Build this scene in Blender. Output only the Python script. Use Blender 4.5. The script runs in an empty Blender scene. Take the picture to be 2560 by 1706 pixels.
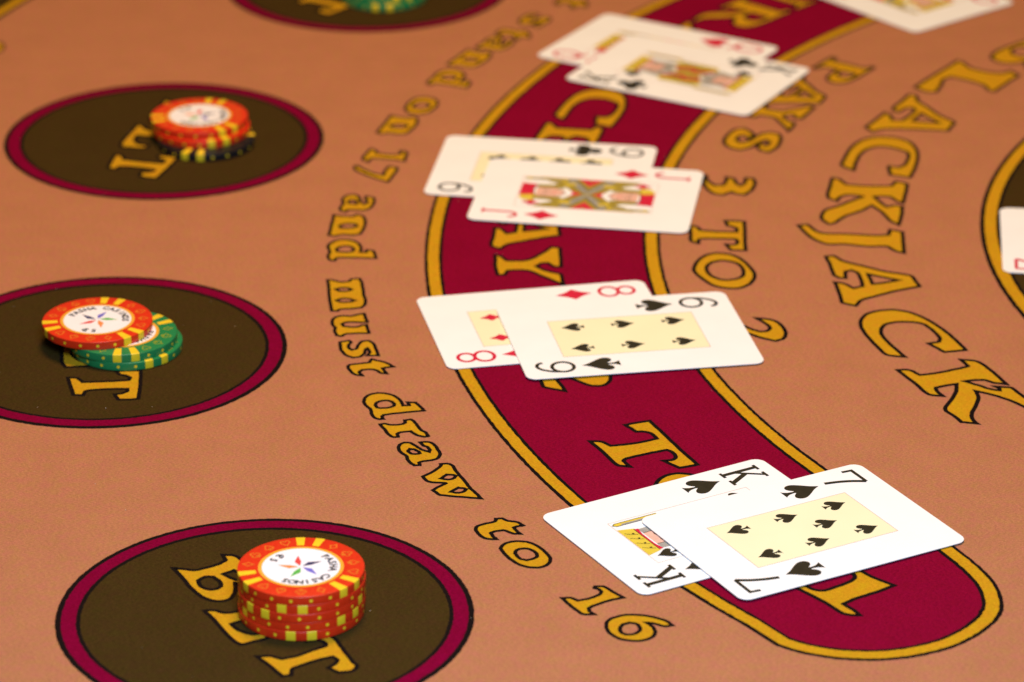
import bpy, math, random
from math import sin, cos, pi, radians, hypot, atan2
from mathutils import Matrix, Vector
from mathutils.geometry import tessellate_polygon

random.seed(7)
scene = bpy.context.scene
col = scene.collection

# ------------------------------------------------------------------ camera
cam_data = bpy.data.cameras.new('camera')
cam = bpy.data.objects.new('camera', cam_data)
col.objects.link(cam)
scene.camera = cam
cam_data.sensor_width = 36.0
cam_data.lens = 132.1
cam_data.clip_start = 0.05
cam_data.clip_end = 50.0
pitch, roll, CAM_H = 0.428815, 0.005708, 0.58006
fw = Vector((0, cos(pitch), -sin(pitch)))
rt0 = Vector((1, 0, 0))
up0 = rt0.cross(fw)
rt = rt0 * cos(roll) + up0 * sin(roll)
up = -rt0 * sin(roll) + up0 * cos(roll)
cam.matrix_world = Matrix(((rt.x, up.x, -fw.x, 0), (rt.y, up.y, -fw.y, 0), (rt.z, up.z, -fw.z, CAM_H), (0, 0, 0, 1)))
cam_data.dof.use_dof = True
cam_data.dof.focus_distance = 1.285
cam_data.dof.aperture_fstop = 11.5

# ------------------------------------------------------------------ light
world = bpy.data.worlds.new('World')
scene.world = world
world.use_nodes = True
bg = world.node_tree.nodes['Background']
bg.inputs[0].default_value = (1.0, 0.78, 0.55, 1)
bg.inputs[1].default_value = 0.07

def area(name, loc, target, size, power, colour):
    l = bpy.data.lights.new(name, 'AREA')
    l.shape = 'DISK'
    l.size = size
    l.energy = power
    l.color = colour
    o = bpy.data.objects.new(name, l)
    col.objects.link(o)
    o.location = loc
    o.rotation_euler = (Vector(target) - Vector(loc)).to_track_quat('-Z', 'Y').to_euler()
    return o

area('ceiling_lamp_warm', (-0.02, 1.38, 1.10), (-0.01, 1.38, 0), 0.36, 13.9, (1.0, 0.65, 0.31))
area('room_lamp_cool', (0.05, 0.50, 0.62), (0.07, 1.05, 0), 0.30, 10.6, (0.46, 0.68, 1.0))

vs = scene.view_settings
vs.view_transform = 'Standard'
vs.look = 'None'
vs.exposure = 0.0
vs.gamma = 1.0
vs.use_curve_mapping = False

# outlines of the printed characters on the cloth, millimetres on the table plane
PRINT = {
 'rule': [
  ('d', [[-31.2,1208.5,-33.0,1212.6,-34.5,1215.1,-37.2,1215.4,-36.6,1212.8,-38.8,1212.5,-39.8,1216.3,-41.9,1220.2,-44.9,1222.3,-48.3,1222.8,-51.2,1221.3,-52.7,1218.3,-52.9,1214.9,-51.7,1211.8,-50.4,1209.4,-49.9,1206.1,-48.7,1202.7,-47.0,1201.3,-45.6,1201.5,-46.0,1203.6,-45.1,1204.9,-39.3,1206.6], [-48.7,1212.8,-48.0,1215.4,-45.9,1216.7,-43.7,1216.3,-42.1,1214.2,-42.1,1212.1,-43.8,1210.8,-46.4,1210.3,-48.0,1210.7]]),
  ('r', [[-46.5,1197.0,-44.9,1197.6,-42.7,1196.6,-39.1,1197.1,-37.7,1198.3,-37.9,1200.4,-35.9,1201.2,-34.8,1200.0,-33.3,1196.3,-31.9,1192.6,-30.2,1190.6,-29.2,1187.7,-30.5,1187.3,-32.7,1188.1,-34.2,1189.7,-35.5,1191.7,-38.9,1190.9,-40.3,1189.6,-39.8,1187.0,-41.6,1187.0,-43.1,1188.8,-44.7,1192.8]]),
  ('a', [[-32.0,1182.8,-30.1,1183.2,-28.3,1182.6,-26.8,1180.4,-25.5,1176.4,-24.8,1173.2,-25.7,1170.2,-27.6,1168.9,-30.6,1167.9,-32.0,1167.0,-31.6,1164.9,-33.5,1164.7,-34.8,1166.3,-36.1,1169.6,-36.6,1172.2,-38.2,1174.4,-39.4,1177.4,-39.1,1180.7,-37.4,1182.6,-35.4,1182.1,-33.2,1179.5,-31.0,1176.7,-28.6,1175.3,-28.5,1177.2,-29.4,1179.2,-30.7,1180.2], [-36.0,1175.9,-35.3,1177.5,-33.9,1177.1,-32.4,1175.5,-31.8,1173.9,-33.4,1173.5,-35.0,1173.9]]),
  ('w', [[-30.5,1156.1,-27.1,1159.7,-24.5,1164.2,-24.4,1165.8,-22.3,1166.1,-20.6,1165.1,-19.3,1161.0,-17.7,1157.1,-15.7,1152.0,-13.7,1146.8,-12.1,1143.9,-10.3,1139.7,-16.9,1140.8,-24.1,1142.2,-25.9,1144.5,-26.7,1145.7,-24.7,1148.4,-22.3,1150.9,-23.0,1151.4,-28.3,1152.2], [-24.3,1154.6,-22.1,1157.8,-19.8,1157.4,-19.0,1156.6,-19.9,1154.7,-21.7,1153.9], [-20.6,1144.6,-18.1,1147.7,-16.2,1147.3,-15.3,1146.6,-16.3,1144.6,-18.4,1143.8]]),
  ('t', [[-11.8,1117.5,-11.1,1119.4,-8.1,1121.3,-5.4,1122.8,-5.0,1124.7,-3.0,1125.1,-0.9,1123.2,1.8,1122.5,4.1,1119.9,1.8,1119.2,1.0,1118.4,1.8,1116.2,3.1,1113.9,0.8,1114.0,-0.9,1115.4,-2.6,1116.5,-5.7,1115.4,-6.7,1114.3,-5.8,1111.7,-4.7,1109.9,-8.0,1110.2,-10.1,1112.4,-11.4,1115.3]]),
  ('o', [[-3.3,1103.3,-2.3,1106.2,0.1,1108.1,3.5,1108.5,6.9,1107.1,9.9,1103.5,12.2,1099.2,13.1,1096.3,12.4,1092.7,10.5,1090.6,7.5,1090.0,4.1,1091.2,1.1,1094.0,-1.6,1098.6], [1.5,1099.8,2.1,1102.3,4.2,1103.4,6.5,1102.7,8.2,1100.6,8.7,1098.0,7.5,1096.2,5.2,1095.1,3.1,1096.2]]),
  ('1', [[16.7,1069.1,19.6,1069.3,21.6,1067.5,24.9,1068.7,28.2,1071.1,29.4,1073.2,28.6,1075.3,27.2,1076.0,27.7,1077.2,30.3,1077.1,33.2,1073.6,36.5,1069.8,31.8,1067.7,26.5,1063.9,25.1,1062.5,25.4,1060.5,26.9,1058.4,23.4,1058.4,21.5,1060.8,18.9,1064.8]]),
  ('6', [[51.6,1051.3,49.8,1054.3,46.6,1056.3,42.7,1057.8,38.1,1058.2,33.8,1056.8,31.2,1054.1,30.5,1050.7,31.3,1046.7,33.9,1043.1,37.0,1041.5,40.6,1041.2,44.2,1042.9,45.9,1045.9,45.8,1048.9,44.6,1051.6,43.4,1053.2,46.4,1052.3,49.0,1050.8], [34.8,1048.4,35.7,1051.5,38.0,1053.0,40.2,1052.2,41.3,1049.5,40.8,1047.2,39.1,1045.5,37.1,1045.1,35.5,1046.1]]),
  ('m', [[-71.1,1324.1,-69.5,1324.1,-65.9,1322.2,-62.8,1322.8,-61.9,1325.2,-58.9,1325.7,-57.8,1321.4,-57.2,1316.5,-56.7,1310.7,-55.8,1305.0,-55.9,1301.2,-57.1,1298.3,-60.9,1297.3,-65.1,1296.8,-66.0,1294.9,-68.2,1295.1,-68.8,1301.0,-69.5,1306.7,-70.0,1313.4,-70.5,1319.2], [-67.7,1315.4,-65.6,1316.6,-62.9,1316.6,-61.3,1315.0,-63.2,1313.7,-65.9,1313.5], [-66.9,1304.8,-64.8,1306.5,-62.1,1306.5,-59.8,1304.9,-61.2,1303.6,-64.7,1303.2]]),
  ('u', [[-67.5,1285.9,-66.7,1288.8,-64.1,1290.5,-60.6,1290.2,-58.0,1291.9,-55.9,1292.7,-55.2,1288.9,-54.3,1285.0,-56.6,1284.7,-59.6,1285.1,-62.3,1284.6,-63.8,1283.2,-62.9,1280.9,-60.2,1280.3,-57.9,1280.5,-56.1,1281.9,-54.6,1282.4,-54.0,1278.7,-53.3,1275.0,-57.7,1274.8,-62.2,1274.0,-63.3,1272.0,-65.2,1272.6,-66.2,1276.7,-66.1,1279.5,-67.2,1282.2]]),
  ('s', [[-63.8,1266.7,-60.5,1268.1,-59.7,1266.7,-60.5,1264.0,-60.2,1261.3,-59.0,1259.9,-57.5,1260.9,-56.7,1264.9,-55.5,1267.7,-53.3,1268.2,-51.3,1265.5,-50.2,1260.5,-49.1,1255.1,-53.2,1255.1,-52.4,1257.8,-53.4,1261.4,-54.1,1260.5,-54.4,1256.9,-55.8,1254.1,-58.3,1253.2,-61.1,1255.4,-62.9,1259.4,-63.5,1263.0]]),
  ('t', [[-59.9,1245.2,-59.2,1247.0,-55.9,1247.9,-52.2,1248.9,-51.4,1252.0,-49.6,1250.7,-46.2,1248.9,-43.3,1245.4,-46.1,1244.7,-47.3,1244.0,-46.5,1241.9,-45.6,1239.5,-47.8,1240.1,-49.3,1242.3,-52.0,1243.1,-54.6,1242.6,-55.6,1240.4,-54.3,1237.6,-56.6,1238.2,-58.6,1240.8]]),
  ('1', [[-59.4,1461.0,-57.2,1459.1,-57.1,1456.4,-53.9,1454.9,-49.9,1454.2,-47.5,1454.8,-46.6,1456.8,-47.1,1458.4,-45.9,1458.9,-44.1,1456.8,-44.6,1452.4,-45.0,1447.4,-49.8,1449.3,-56.3,1450.4,-58.2,1450.4,-59.5,1448.8,-59.9,1446.3,-62.3,1448.8,-62.0,1451.8,-60.9,1456.5]]),
  ('7', [[-65.5,1441.2,-64.3,1442.1,-60.9,1437.1,-56.6,1433.2,-53.2,1431.6,-52.7,1436.6,-51.2,1441.4,-48.0,1440.1,-47.7,1437.8,-49.6,1430.0,-51.1,1424.2,-55.6,1427.7,-59.9,1431.5,-64.9,1437.3]]),
  ('a', [[-59.5,1408.6,-57.6,1408.1,-56.2,1406.8,-55.9,1404.2,-56.4,1400.0,-57.2,1396.8,-59.4,1394.4,-61.6,1394.2,-64.8,1394.6,-66.4,1394.3,-67.0,1392.3,-68.8,1393.0,-69.3,1395.0,-69.0,1398.5,-68.2,1401.1,-68.8,1403.7,-68.5,1407.0,-66.8,1409.8,-64.5,1410.7,-62.9,1409.4,-62.0,1406.2,-61.3,1402.7,-59.8,1400.4,-58.8,1402.0,-58.8,1404.2,-59.5,1405.7], [-66.1,1404.1,-64.8,1405.2,-63.7,1404.3,-63.0,1402.2,-63.2,1400.5,-64.8,1400.8,-66.1,1401.9]]),
  ('n', [[-72.7,1368.3,-72.1,1377.8,-71.6,1389.1,-68.5,1387.9,-64.0,1387.4,-62.4,1389.6,-59.9,1388.0,-58.7,1381.2,-59.4,1373.9,-60.4,1369.7,-63.2,1368.6,-67.2,1369.1,-70.4,1367.3], [-69.0,1377.9,-66.5,1380.0,-62.8,1379.9,-61.7,1377.5,-64.3,1375.7,-67.9,1375.6]]),
  ('d', [[-53.3,1345.5,-53.8,1350.0,-54.6,1352.8,-57.2,1353.8,-57.3,1351.2,-59.5,1351.5,-59.4,1355.4,-60.4,1359.7,-62.7,1362.5,-65.7,1364.0,-68.9,1363.4,-71.2,1360.9,-72.4,1357.7,-72.1,1354.4,-71.4,1351.7,-71.9,1348.4,-71.6,1344.8,-70.4,1342.9,-69.1,1342.8,-68.8,1344.9,-67.6,1345.9,-61.6,1346.0], [-68.9,1354.5,-67.5,1356.8,-65.1,1357.5,-63.1,1356.5,-62.2,1354.0,-62.7,1352.0,-64.8,1351.2,-67.4,1351.5,-68.8,1352.3]]),
  ('n', [[-57.6,1479.6,-55.0,1488.8,-52.1,1499.7,-49.3,1497.8,-45.0,1496.4,-43.0,1498.2,-40.9,1496.1,-41.3,1489.2,-43.4,1482.2,-45.4,1478.3,-48.3,1477.9,-52.2,1479.2,-55.6,1478.1], [-52.0,1488.2,-49.1,1489.7,-45.5,1488.8,-45.0,1486.2,-47.9,1485.0,-51.4,1485.7]]),
  ('o', [[-42.1,1520.4,-39.3,1521.6,-36.3,1521.1,-33.8,1518.8,-32.6,1515.3,-33.2,1510.7,-34.9,1506.1,-36.5,1503.5,-39.6,1501.7,-42.5,1501.6,-44.9,1503.5,-46.2,1506.8,-46.1,1510.9,-44.5,1516.0], [-41.6,1514.5,-39.3,1515.7,-37.1,1514.9,-36.1,1512.7,-36.5,1510.0,-38.1,1508.0,-40.2,1507.6,-42.6,1508.7,-43.2,1510.9]]),
  ('d', [[-20.3,1533.6,-19.1,1537.9,-18.8,1540.8,-20.8,1542.7,-21.9,1540.3,-23.8,1541.4,-22.2,1545.0,-21.5,1549.3,-22.6,1552.8,-24.9,1555.3,-28.1,1555.9,-31.1,1554.5,-33.4,1552.0,-34.4,1548.8,-34.8,1546.1,-36.5,1543.2,-37.6,1539.8,-37.2,1537.6,-36.0,1537.0,-34.9,1538.8,-33.5,1539.3,-27.9,1537.1], [-31.3,1547.7,-29.3,1549.3,-26.8,1549.0,-25.3,1547.4,-25.4,1544.8,-26.6,1543.1,-28.8,1543.2,-31.1,1544.4,-32.2,1545.7]]),
  ('n', [[-29.3,1562.8,-25.1,1571.4,-20.4,1581.7,-18.0,1579.4,-14.0,1577.2,-11.8,1578.6,-10.0,1576.2,-11.5,1569.5,-14.9,1562.9,-17.4,1559.5,-20.4,1559.5,-24.0,1561.5,-27.6,1561.0], [-22.3,1570.3,-19.2,1571.3,-15.8,1569.8,-15.7,1567.2,-18.8,1566.5,-22.2,1567.8]]),
  ('a', [[-2.3,1594.3,-0.7,1593.2,0.0,1591.4,-0.6,1588.9,-2.7,1585.2,-4.6,1582.6,-7.5,1581.2,-9.7,1581.8,-12.4,1583.4,-14.1,1583.7,-15.3,1582.1,-16.8,1583.4,-16.5,1585.4,-14.9,1588.6,-13.2,1590.7,-12.7,1593.3,-11.2,1596.2,-8.6,1598.2,-6.1,1598.2,-5.1,1596.4,-5.5,1593.0,-6.1,1589.5,-5.6,1586.8,-4.2,1588.0,-3.3,1590.0,-3.4,1591.6], [-10.1,1592.6,-8.4,1593.2,-7.8,1591.9,-8.0,1589.7,-8.8,1588.3,-10.2,1589.2,-11.0,1590.6]]),
  ('t', [[-5.5,1608.1,-3.8,1609.0,-0.7,1607.5,2.7,1605.7,5.3,1607.5,5.8,1605.4,7.2,1601.8,7.0,1597.2,4.4,1598.5,3.1,1598.9,2.2,1596.7,1.3,1594.4,0.1,1596.2,0.4,1598.9,-1.0,1601.3,-3.3,1602.6,-5.5,1601.7,-6.4,1598.7,-7.7,1600.7,-7.5,1604.0]]),
  ('s', [[7.9,1630.1,11.3,1628.9,11.0,1627.3,8.6,1625.9,7.0,1623.7,7.0,1621.9,8.7,1621.6,12.0,1624.1,14.8,1625.3,16.7,1624.1,16.4,1620.8,13.9,1616.4,11.1,1611.7,8.0,1614.4,10.4,1615.9,12.1,1619.2,10.9,1619.0,8.3,1616.5,5.5,1615.4,3.0,1616.5,2.4,1619.9,3.7,1624.1,5.7,1627.2]]),
  ('t', [[21.9,1651.5,23.6,1652.3,26.6,1650.4,29.8,1648.3,32.6,1649.9,32.8,1647.7,33.9,1644.0,33.3,1639.5,30.8,1641.0,29.5,1641.5,28.4,1639.4,27.3,1637.2,26.3,1639.2,26.8,1641.8,25.7,1644.3,23.6,1645.9,21.2,1645.1,20.1,1642.3,18.9,1644.4,19.5,1647.6]]),
 ],
 'name': [
  ('K', [[140.9,1245.1,145.4,1245.0,148.7,1240.8,155.2,1242.7,163.0,1246.3,167.3,1248.6,166.2,1251.7,165.0,1254.3,170.9,1253.0,174.3,1246.9,177.2,1239.9,179.5,1233.4,175.1,1234.6,172.0,1236.8,168.3,1236.7,164.3,1235.8,169.0,1232.4,172.3,1229.6,176.3,1228.0,176.4,1229.9,174.8,1231.6,180.9,1230.4,184.2,1223.5,188.1,1214.2,186.3,1210.8,183.5,1214.6,179.3,1219.6,173.6,1224.2,167.6,1227.6,168.0,1222.4,166.4,1215.6,164.0,1208.0,164.0,1203.8,165.1,1200.5,159.8,1201.7,157.7,1206.2,155.0,1212.1,158.0,1219.8,160.6,1227.5,161.3,1233.3,157.8,1232.2,153.4,1230.0,153.6,1227.0,155.4,1223.1,150.4,1224.4,146.8,1232.5]]),
  ('C', [[144.8,1256.5,138.3,1258.4,135.8,1264.2,132.8,1273.3,130.9,1282.5,131.3,1289.0,133.8,1294.7,138.8,1298.0,144.6,1298.9,150.2,1296.8,156.1,1290.3,161.3,1281.1,165.0,1271.9,167.9,1262.9,159.7,1261.0,157.4,1264.5,154.5,1268.6,158.7,1270.0,159.3,1273.7,157.1,1281.0,153.9,1286.5,149.4,1287.9,144.4,1287.8,140.0,1285.4,138.0,1280.7,138.2,1274.3,140.9,1266.1]]),
  ('A', [[122.4,1349.9,125.7,1350.4,129.3,1344.9,137.2,1340.0,144.7,1335.2,153.7,1331.6,155.2,1326.5,156.5,1321.3,147.0,1316.8,138.8,1311.9,133.0,1307.9,130.4,1302.5,125.4,1305.4,125.0,1314.6,124.1,1324.7,127.6,1323.3,130.8,1319.0,134.5,1321.0,134.4,1327.1,133.6,1334.0,131.4,1336.5,129.0,1335.0,128.6,1328.8,126.1,1329.0,124.3,1331.9,123.5,1341.8], [137.5,1332.8,143.5,1329.7,149.1,1327.2,143.8,1324.8,138.5,1323.1,138.0,1328.2]]),
  ('J', [[113.8,1381.1,117.7,1381.7,120.0,1376.0,123.4,1372.9,131.8,1372.5,143.9,1371.1,149.0,1371.7,149.9,1377.1,154.7,1374.9,154.1,1364.6,153.5,1353.6,150.2,1355.8,147.4,1360.4,138.9,1360.2,131.0,1362.2,124.2,1362.1,119.7,1366.1,116.5,1372.3]]),
  ('K', [[131.2,1431.3,133.5,1430.5,136.3,1424.5,144.1,1422.9,154.6,1423.1,157.1,1428.3,161.4,1425.4,159.6,1414.4,157.7,1404.8,155.6,1406.7,153.1,1411.3,149.8,1411.9,146.7,1411.5,148.8,1405.0,150.9,1400.5,154.0,1402.4,157.2,1401.4,155.9,1391.7,154.0,1382.0,150.9,1386.4,148.4,1394.8,144.9,1402.3,139.9,1396.3,133.3,1390.9,128.2,1383.4,126.1,1382.6,123.6,1388.1,125.5,1396.6,130.8,1401.0,136.6,1406.5,142.0,1411.6,137.1,1413.5,132.8,1411.3,131.2,1406.7,127.7,1410.7,129.4,1421.6]]),
  ('C', [[140.5,1440.0,136.2,1445.2,137.4,1451.4,139.9,1460.6,143.5,1469.3,147.4,1474.5,152.7,1477.8,158.6,1477.8,164.0,1475.2,167.5,1470.4,168.8,1461.7,167.9,1451.1,165.8,1441.5,163.2,1432.4,155.3,1435.4,155.4,1439.6,155.3,1444.6,159.6,1443.4,162.1,1446.2,164.4,1453.4,164.8,1459.8,161.8,1463.4,157.6,1466.2,152.6,1466.7,148.4,1463.9,145.0,1458.4,142.6,1450.1]]),
  ('A', [[171.9,1528.5,175.0,1527.1,174.9,1520.5,178.8,1512.0,182.3,1503.7,187.8,1495.7,186.2,1490.5,184.4,1485.4,174.0,1486.8,164.4,1487.2,157.3,1487.1,152.1,1483.8,149.6,1489.1,154.3,1497.1,159.3,1506.2,161.4,1503.1,161.7,1497.7,165.9,1497.3,169.2,1502.6,172.4,1508.9,171.9,1512.2,169.1,1512.2,165.3,1507.2,163.3,1508.8,163.5,1512.2,168.3,1521.1], [175.0,1505.6,178.2,1499.8,181.5,1494.5,175.8,1495.4,170.4,1496.9,172.8,1501.5]]),
  ('L', [[174.9,1537.1,184.0,1551.1,191.9,1562.8,197.3,1570.9,199.7,1568.1,202.2,1561.7,209.3,1556.7,215.4,1555.5,219.4,1558.4,222.3,1552.4,215.7,1542.8,209.2,1532.4,206.8,1534.8,205.6,1540.1,199.1,1546.3,192.4,1550.6,188.4,1546.8,186.8,1539.8,183.8,1531.3,179.8,1531.9]]),
  ('B', [[239.8,1605.2,241.4,1603.2,238.1,1598.9,253.8,1580.3,258.4,1582.4,260.0,1580.4,242.0,1564.4,234.7,1559.5,229.7,1560.2,226.7,1564.5,228.4,1571.3,221.6,1568.0,216.0,1569.1,212.8,1575.0,215.7,1582.5,220.5,1588.2], [245.0,1572.6,241.4,1569.2,237.2,1568.7,234.4,1572.3,235.8,1576.7,238.8,1579.4], [236.2,1582.2,231.7,1578.1,226.8,1576.5,222.9,1579.8,223.2,1585.5,228.6,1590.5]]),
 ],
 'odds': [
  ('P', [[141.8,1574.5,143.3,1573.5,141.8,1570.0,155.5,1560.3,158.2,1562.6,159.6,1561.6,149.8,1547.3,145.5,1542.7,141.6,1541.8,138.6,1543.7,137.5,1547.7,139.9,1553.8,143.0,1558.6,136.8,1562.8,133.7,1559.6,132.2,1560.6], [150.7,1553.4,148.4,1550.0,145.5,1548.9,143.0,1550.5,142.8,1553.6,145.2,1557.1]]),
  ('A', [[125.3,1550.6,127.5,1549.8,127.1,1544.5,129.6,1538.0,131.7,1531.6,135.2,1525.5,133.7,1521.2,132.0,1516.9,124.5,1517.6,117.6,1517.5,112.5,1517.1,108.6,1514.4,107.1,1518.5,111.0,1525.0,115.1,1532.4,116.4,1530.1,116.3,1525.7,119.4,1525.6,122.1,1530.0,124.7,1535.2,124.6,1537.8,122.5,1537.6,119.5,1533.5,118.1,1534.6,118.4,1537.3,122.4,1544.6], [126.5,1532.8,128.5,1528.2,130.5,1524.1,126.4,1524.6,122.6,1525.5,124.6,1529.3]]),
  ('Y', [[107.3,1516.3,108.5,1514.6,108.6,1510.2,114.7,1507.8,121.3,1510.4,127.5,1514.3,129.6,1512.1,126.2,1505.2,122.8,1498.1,120.6,1499.1,120.2,1502.8,118.1,1503.3,115.4,1501.8,116.4,1497.6,120.0,1492.6,116.5,1483.5,116.1,1486.4,113.8,1493.2,111.2,1500.1,105.4,1502.8,102.9,1500.1,100.8,1501.1,103.1,1507.7]]),
  ('S', [[88.6,1470.4,90.4,1478.6,94.2,1485.7,98.1,1486.6,100.9,1482.3,101.2,1477.6,99.2,1475.0,97.7,1478.5,95.5,1478.4,94.0,1474.0,95.5,1470.5,99.5,1472.9,104.2,1480.0,108.7,1482.7,112.4,1479.8,112.4,1471.9,109.7,1463.7,106.4,1459.4,103.2,1462.2,102.5,1467.1,104.5,1469.5,106.0,1467.1,108.0,1470.7,106.4,1473.6,103.3,1470.6,99.1,1464.7,94.7,1462.1,90.9,1464.4]]),
  ('3', [[78.0,1434.1,79.3,1433.6,79.9,1427.5,82.6,1422.6,86.0,1423.2,87.4,1427.6,87.6,1431.7,90.5,1430.1,91.5,1424.9,93.0,1422.7,94.9,1425.5,95.6,1430.7,98.5,1430.2,99.1,1425.6,97.3,1417.8,94.2,1412.7,90.9,1413.7,88.9,1415.8,85.5,1412.5,81.4,1414.1,78.4,1421.9]]),
  ('T', [[70.4,1380.4,73.3,1378.8,74.5,1375.5,79.3,1374.4,84.1,1374.0,88.9,1373.9,89.1,1377.3,87.5,1379.4,85.6,1380.3,84.8,1385.2,88.1,1385.2,92.5,1384.6,92.2,1376.3,91.7,1365.4,91.4,1355.3,85.7,1355.8,84.7,1358.6,83.9,1361.4,86.6,1360.8,88.4,1362.1,88.7,1365.0,88.0,1366.7,81.8,1367.1,74.6,1366.9,73.4,1365.7,73.3,1362.2,70.4,1364.6,70.6,1372.7]]),
  ('O', [[70.3,1335.7,72.1,1344.3,76.4,1350.9,81.6,1352.4,87.7,1348.9,91.8,1340.3,93.6,1331.8,92.0,1324.0,87.8,1319.1,82.8,1318.3,77.3,1321.0,72.6,1328.7], [75.2,1337.2,77.2,1342.9,81.8,1345.2,86.8,1343.1,89.4,1337.4,89.0,1330.3,86.0,1327.2,80.9,1326.4,76.9,1330.1]]),
  ('2', [[83.9,1285.3,86.9,1283.4,89.4,1280.7,92.7,1278.4,95.4,1278.9,96.6,1281.7,95.4,1285.4,91.8,1290.7,96.4,1289.6,99.4,1287.3,101.4,1282.7,102.2,1276.3,100.7,1271.9,97.9,1270.1,93.5,1272.3,89.1,1275.9,83.6,1279.7]]),
 ],
 'band': [
  ('T', [[27.6,1184.3,31.6,1183.9,34.8,1180.7,40.5,1182.0,46.0,1184.1,51.1,1186.6,49.4,1190.7,46.6,1192.3,44.0,1192.2,40.3,1197.6,43.9,1199.3,49.0,1201.0,53.4,1191.1,59.0,1178.2,64.5,1166.3,58.1,1163.8,55.4,1166.5,52.9,1169.3,56.2,1170.1,57.3,1172.5,56.1,1176.1,54.3,1177.7,47.5,1174.8,39.8,1170.7,39.1,1168.7,41.1,1164.6,36.6,1165.9,32.2,1175.4]]),
  ('O', [[49.5,1150.4,51.1,1155.1,54.0,1158.2,57.9,1159.5,62.4,1158.5,67.2,1154.5,72.0,1146.0,75.0,1136.1,75.2,1127.1,70.8,1121.0,64.7,1121.7,58.7,1126.9,53.2,1135.1,50.0,1143.4], [57.2,1140.5,59.5,1145.1,63.6,1144.4,67.5,1138.3,68.6,1131.5,65.7,1129.2,61.3,1131.4,58.1,1135.9]]),
  ('1', [[93.1,1076.7,96.5,1072.9,101.4,1067.1,106.1,1060.3,108.6,1058.9,112.0,1058.7,110.5,1061.7,107.2,1066.1,112.1,1070.3,118.4,1074.2,124.8,1079.0,119.2,1083.7,114.7,1088.9,111.4,1094.6,108.6,1093.1,112.4,1086.0,111.5,1082.5,107.5,1079.0,102.0,1075.3,98.7,1075.7,96.0,1078.5,93.2,1083.0,91.0,1080.2]]),
  ('2', [[10.1,1241.5,10.2,1235.4,11.5,1228.7,14.0,1227.5,19.3,1225.4,17.4,1232.0,15.2,1237.2,19.3,1237.7,23.7,1234.1,28.1,1230.4,31.8,1229.9,34.4,1231.6,35.8,1235.7,35.2,1241.0,29.1,1246.2,17.9,1248.7,10.4,1245.9]]),
  ('Y', [[-6.7,1349.3,-4.6,1348.1,-2.2,1343.6,5.4,1344.2,10.9,1350.3,15.4,1357.7,18.7,1356.5,18.8,1347.4,18.9,1338.2,16.0,1338.2,13.7,1341.8,11.3,1341.3,9.2,1338.3,12.5,1334.4,18.8,1331.0,19.9,1319.5,17.9,1322.4,12.0,1328.4,5.7,1334.3,-1.8,1334.2,-2.9,1330.0,-5.7,1329.9,-6.6,1338.1]]),
  ('A', [[-5.5,1400.4,-2.7,1400.6,-0.4,1395.1,5.5,1389.7,11.0,1384.2,17.8,1379.6,18.4,1374.5,18.8,1369.3,10.6,1366.3,3.3,1362.8,-1.9,1360.0,-4.8,1355.3,-8.4,1358.8,-7.6,1367.3,-7.0,1376.9,-4.3,1375.1,-2.3,1370.7,1.0,1372.0,1.6,1377.8,1.8,1384.4,0.3,1387.0,-1.8,1385.8,-2.8,1380.1,-4.9,1380.6,-5.9,1383.5,-5.5,1392.9], [4.9,1382.8,9.3,1379.1,13.6,1375.9,9.0,1374.4,4.5,1373.5,4.7,1378.3]]),
  ('E', [[14.1,1492.2,16.8,1490.8,18.5,1486.1,25.8,1485.0,32.7,1483.9,35.0,1487.8,38.5,1485.2,36.0,1473.4,32.8,1459.4,29.8,1459.4,31.7,1471.0,30.0,1475.0,26.6,1476.5,23.8,1473.8,22.6,1466.2,20.5,1466.1,21.6,1473.7,20.1,1476.4,16.3,1476.8,13.2,1473.0,10.2,1460.2,6.8,1461.3,8.9,1471.8]]),
  ('C', [[21.4,1495.5,17.8,1500.6,19.2,1506.7,22.0,1515.6,25.7,1524.0,29.5,1529.1,34.5,1532.3,40.1,1532.4,44.9,1530.0,47.9,1525.3,48.7,1516.7,47.4,1506.2,44.8,1496.5,41.8,1487.4,34.7,1490.6,35.1,1494.8,35.3,1499.7,39.2,1498.5,41.7,1501.2,44.3,1508.4,44.9,1514.8,42.4,1518.4,38.6,1521.0,34.0,1521.4,30.0,1518.7,26.6,1513.4,24.0,1505.3]]),
  ('R', [[107.1,1654.1,108.8,1652.6,106.7,1648.5,122.7,1634.6,126.4,1637.0,128.0,1635.5,114.6,1619.6,108.1,1614.1,103.0,1613.8,99.9,1617.2,100.4,1623.3,101.6,1626.7,87.3,1624.6,83.2,1621.0,81.4,1622.3,88.4,1631.5,105.6,1633.4,106.7,1634.7,99.8,1640.5,96.2,1637.8,94.4,1639.2], [116.2,1626.9,113.0,1623.0,109.2,1621.8,106.1,1624.2,106.1,1628.6,109.3,1632.6]]),
  ('U', [[157.4,1665.4,155.9,1667.1,151.7,1664.7,140.2,1676.9,133.5,1678.3,124.1,1672.2,117.7,1663.2,118.0,1656.1,131.2,1643.9,128.8,1639.7,130.5,1638.2,140.7,1649.1,139.1,1650.7,135.0,1648.1,123.2,1659.3,122.4,1664.1,126.0,1668.9,131.3,1669.1,143.6,1656.8,141.1,1652.7,142.7,1651.1]]),
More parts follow.
